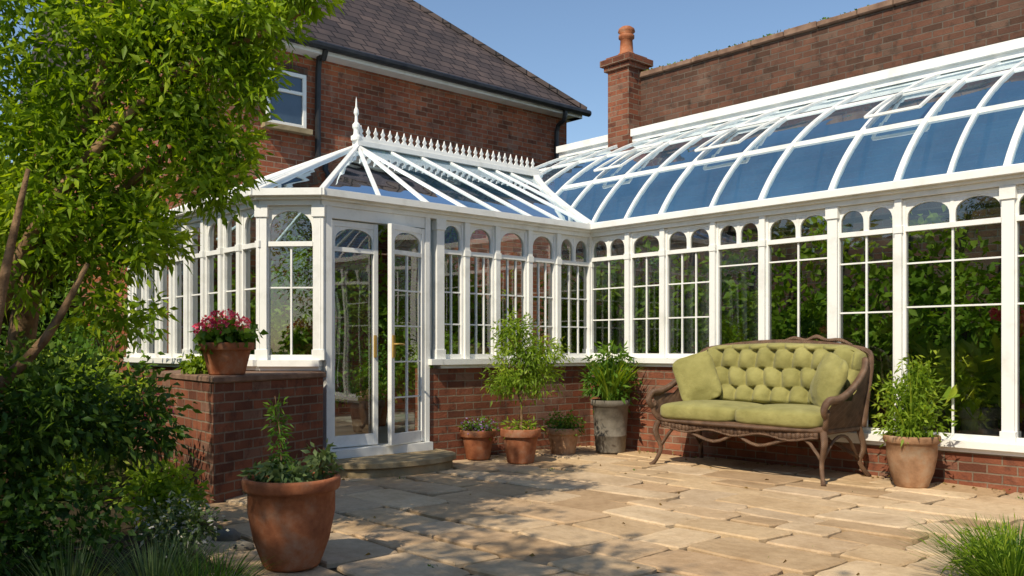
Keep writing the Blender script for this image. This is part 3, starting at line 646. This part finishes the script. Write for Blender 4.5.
for sx in (-1,1):
    cu.sell((sx*.40,-.05,.50),(.405,.34,.08),.28,48,20,0,.45,lambda p:Vector((p.x,p.y,p.z*(1+.25*math.cos(p.x/.42*pi/2)*math.cos(p.y/.35*pi/2)))))
    for zz in (.455,.545):
        lp=[]
        for k in range(41):
            th=2*pi*k/40; lp.append((sx*.40+.392*math.copysign(abs(math.cos(th))**.28,math.cos(th)),-.05+.328*math.copysign(abs(math.sin(th))**.28,math.sin(th)),zz))
        cu.tube(lp,.006,6,0,1)
nu,nv=170,70; vs=[]; HW=.82
pillow_top=lambda x: 1.125-.02*abs(x)/.6-.06*max(0,(abs(x)-.6)/.2)**2
def puff(x,z):
    w1,h1=.185,.165; r=(z-.56)/h1; k=math.floor(r); fx=x/w1+(.5 if k%2 else 0)
    u_=abs(math.sin(pi*fx)); v_=abs(math.sin(pi*r)); return (u_*.92+.08)**.6*(v_*.6+.4)**.5
for i in range(nu+1):
    x=-HW+2*HW*i/nu; zt_=pillow_top(x)
    for j in range(nv+1):
        s_=j/nv; z=.56+(zt_-.56)*s_
        q=puff(x+.006*math.sin(z*23),z+.006*math.sin(x*17))
        ex=min(1,(HW-abs(x))/.06); ez=min(1,s_/.10,(1-s_)/.08); edge=math.sqrt(max(0,1-(1-max(ex,0))**2))*math.sqrt(max(0,1-(1-max(ez,0))**2))
        vs.append((x,.335+(z-.55)*.16-edge*(.08+.10*q),z+.012*edge*math.sin(x*pi/.185)**2*s_))
cu.add(vs,[(i*(nv+1)+j,(i+1)*(nv+1)+j,(i+1)*(nv+1)+j+1,i*(nv+1)+j+1) for i in range(nu) for j in range(nv)])
for k in range(1,4):
    z=.56+k*.165
    for i in range(-4,5):
        x=(i+(.25))*.185
        if abs(x)<.62 and z<1.08: cu.sell((x,.335+(z-.55)*.16-.125,z),(.014,.010,.014),1,8,6)
for sx in (-1,1):
    cu.T=Matrix.Translation((sx*.66,.05,.79))@Matrix.Rotation(sx*math.radians(-34),4,'Z')@Matrix.Rotation(sx*math.radians(18),4,'Y')@Matrix.Rotation(math.radians(-14),4,'X')
    cu.sell((0,0,0),(.19,.085,.23),.5,44,26,0,.55,lambda p:Vector((p.x*(1+.10*(abs(p.z)/.2)**2),p.y*(.35+.85*math.cos(min(1,abs(p.x)/.2)*pi/2)*math.cos(min(1,abs(p.z)/.22)*pi/2)-.28*math.exp(-(p.x**2+p.z**2)/.0012))+.009*math.sin(p.x*60+p.z*30)*math.sin(p.z*25),p.z*(1+.10*(abs(p.x)/.2)**2)))); cu.T=I4.copy()
cu.obj('tufted_green_cushions',['fabric'],SF,smooth=True)
# ---------------- left tree
TR=empty('garden_tree'); tk=MB()
tk.tube([(-2.75,4.7,-.05),(-2.6,4.65,.6),(-2.5,4.6,1.2),(-2.3,4.5,1.9),(-2.0,4.5,2.6),(-2.1,4.3,3.6),(-2.4,3.9,4.8)],[.09,.075,.065,.055,.05,.04,.02],10)
tk.tube([(-2.72,4.65,0),(-2.75,4.4,.8),(-2.45,4.3,1.3),(-2.2,4.3,1.8),(-1.7,4.4,2.4),(-1.2,4.5,2.7),(-.98,4.5,2.82)],[.06,.045,.038,.03,.022,.012,.005],8)
tk.tube([(-2.8,4.6,0),(-2.55,4.2,.7),(-2.15,4.15,1.15),(-1.98,4.2,1.5)],[.045,.035,.022,.01],8)
tk.tube([(-2.9,4.6,0),(-2.6,4.1,.6),(-2.35,4.0,1.3),(-2.3,4.0,2.2)],[.05,.035,.03,.012],8)
tk.tube([(-2.6,4.5,0),(-2.35,4.0,.7),(-2.25,3.95,1.3),(-2.15,4.0,1.9)],[.04,.03,.024,.01],8)
tk.tube([(-2.5,4.6,1.3),(-2.1,4.5,1.75),(-1.75,4.5,2.05),(-1.55,4.5,2.15)],[.035,.025,.015,.006],8)
tk.tube([(-2.0,4.5,2.6),(-1.6,4.4,3.0),(-1.2,4.4,3.3)],[.035,.02,.008],8)
tk.obj('trunk_and_branches',['bark'],TR,smooth=True)
P,D,r_=blobs([((-2.26,4.5,2.55),.50,130,30,.05),((-1.74,4.5,2.66),(.42,.4,.38),120,30,.05),((-1.34,4.5,2.72),(.24,.28,.27),60,28,.045),((-1.06,4.5,2.86),(.20,.18,.12),28,24,.035),((-1.30,4.5,2.42),(.12,.16,.13),16,24,.035),
 ((-2.16,4.5,2.0),(.50,.45,.48),130,30,.05),((-1.63,4.5,2.25),(.30,.28,.27),70,28,.045),((-1.42,4.5,2.10),(.11,.15,.12),14,22,.035),((-1.52,4.5,1.93),(.20,.2,.14),30,26,.04),((-2.3,4.4,1.62),(.44,.4,.34),70,26,.05),((-1.90,4.45,1.66),(.24,.25,.22),50,26,.045),((-1.92,4.4,1.30),(.17,.2,.15),24,22,.04),
 ((-1.6,4.4,3.25),(.5,.5,.3),60,24,.06),((-2.5,4.2,3.2),(.6,.6,.5),80,24,.06),((-2.9,4.3,2.3),(.4,.5,.9),80,24,.06)])
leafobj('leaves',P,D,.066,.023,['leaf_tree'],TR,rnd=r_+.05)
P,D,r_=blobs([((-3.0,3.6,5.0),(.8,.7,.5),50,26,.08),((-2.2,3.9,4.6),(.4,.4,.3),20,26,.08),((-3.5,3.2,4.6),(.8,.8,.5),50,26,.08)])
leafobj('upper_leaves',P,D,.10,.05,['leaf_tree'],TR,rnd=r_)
# second tree standing behind the viewpoint: throws the dappled shade on the patio
T2=empty('garden_tree'); tk=MB()
tk.tube([(-4.2,-1.2,-.05),(-4.1,-1.1,1.5),(-3.8,-.9,3.2),(-3.2,-.5,4.6),(-2.6,-.1,5.3)],[.16,.13,.11,.07,.03],10)
tk.tube([(-3.8,-.9,3.2),(-3.0,-1.0,4.3),(-1.8,-.9,5.0)],[.08,.05,.02],8); tk.tube([(-3.9,-1,2.8),(-4.6,-.6,4.2),(-4.9,-.2,5.2)],[.08,.05,.02],8)
tk.tube([(-3.0,-1.0,4.3),(-1.6,-1.6,4.9),(-.2,-1.9,5.1)],[.04,.03,.012],8)
tk.obj('trunk_and_branches',['bark'],T2,smooth=True)
P,D,r_=blobs([((-2.7,-.2,5.2),(.8,.5,.35),34,26,.10),((-1.7,-.9,5.1),(.9,.4,.3),34,26,.10),((-4.7,-.2,5.2),(1.0,.9,.7),60,26,.12),((-3.6,-.9,5.8),(.9,.9,.5),50,26,.12),((-.4,-1.9,5.2),(.8,.35,.3),30,26,.10),((-3.2,.9,5.4),(.6,.35,.3),24,26,.10)])
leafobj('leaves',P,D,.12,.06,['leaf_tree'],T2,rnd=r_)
def shrub(name,lst,L,W,m,mi=None,mats=None,add=0):
    P,D,r_=blobs(lst); return leafobj(name,P,D,L,W,mats or [m],None,rnd=r_+add,mi=mi(P) if mi else None)
shrub('shrub',[((-2.3,4.3,.80),(.40,.4,.30),110,24,.05),((-2.0,4.6,.74),(.28,.3,.2),50,22,.05)],.06,.026,'leaf_dark',add=.1)
shrub('shrub',[((-2.15,4.0,.30),(.36,.4,.34),100,24,.05),((-2.6,4.2,.4),(.4,.4,.4),80,24,.05)],.05,.026,'leaf_dark')
shrub('shrub',[((-2.85,6.0,.75),(.30,.3,.28),60,22,.05),((-3.2,6.2,.6),(.5,.4,.45),80,22,.05)],.07,.03,'leaf_yel')
shrub('shrub',[((-3.6,7.0,.6),(.6,.6,.6),120,22,.06),((-4.1,8.2,.8),(.8,.8,.8),120,22,.07)],.08,.035,'leaf_mid')
shrub('shrub',[((-2.15,5.5,.20),(.22,.25,.18),60,22,.035)],.055,.03,'leaf_yel')
shrub('white_flowering_plant',[((-1.72,4.65,.18),(.20,.22,.14),50,20,.03)],.035,.018,'',mi=lambda P:(rng.uniform(size=len(P))<.2).astype(int),mats=['leaf_grey','whitep'],add=.1)
shrub('pink_flowering_plant',[((-2.0,4.9,.80),(.12,.15,.06),14,16,.03)],.03,.02,'',mi=lambda P:(rng.uniform(size=len(P))<.4).astype(int),mats=['leaf_mid','pink'])
for i,(x,y,n,hh) in enumerate([(-1.55,3.9,220,.34),(-1.32,3.75,190,.30),(-1.85,3.75,190,.38),(-1.08,3.6,130,.22),(-1.58,4.25,150,.30),(-1.35,4.15,120,.22)]):
    blades('ornamental_grass',(x,y,-.03),n,hh,.22,.006,['leaf_mid' if i%2 else 'leaf_grey'],None,.5,.12)
rk=MB()
for x,y,r in [(-1.80,4.95,.10),(-1.62,5.1,.08),(-1.95,5.15,.09),(-1.45,4.85,.06)]:
    rk.sell((x,y,r*.4),(r,r*.8,r*.6),.85,14,10,0,None,lambda p:p*(1+random.uniform(-.07,.07)))
rk.obj('garden_rocks',['greypot'],None,I4,smooth=True)
e=empty('low_grass_clump',Matrix.Translation((2.20,3.95,.02)))
blades('stems',(0,0,0),900,.32,.36,.006,['leaf_mid'],e,.35,.16)
P,D,r_=blobs([((0,0,.12),(.27,.25,.14),90,22,.03)]); D[:,2]+=.8; leafobj('leaves',P,D,.055,.008,['leaf_yel'],e,rnd=r_)
# ---------------- garden hedges around (reflected in glass)
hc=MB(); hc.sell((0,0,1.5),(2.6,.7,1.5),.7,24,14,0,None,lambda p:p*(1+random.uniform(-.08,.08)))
L_=[((random.uniform(-2.6,2.6),random.uniform(-.5,.5),random.uniform(.5,3.1)),(.7,.6,.6),18,13,.10) for _ in range(24)]
P,D,r_=blobs(L_)
hm=None
for i,(x,y,rz,sc) in enumerate([(-7.5,3,90,1.1),(-7.5,8.5,90,1.2),(-8,14,80,1.3),(-3,-7,0,1.0),(3,-7.5,5,1.1),(8,-5,50,1.1),(9.5,1,90,1.0),(-8,-3,60,1.1)]):
    mw=Matrix.Translation((x,y,0))@Matrix.Rotation(math.radians(rz),4,'Z')@Matrix.Scale(sc,4)
    e=empty('hedge',mw)
    if hm is None:
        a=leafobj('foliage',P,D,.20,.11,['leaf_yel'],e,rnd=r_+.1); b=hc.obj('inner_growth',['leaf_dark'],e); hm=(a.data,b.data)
    else:
        for nme,d in zip(('foliage','inner_growth'),hm):
            o=bpy.data.objects.new(nme,d); S.collection.objects.link(o); o.parent=e
print('done')
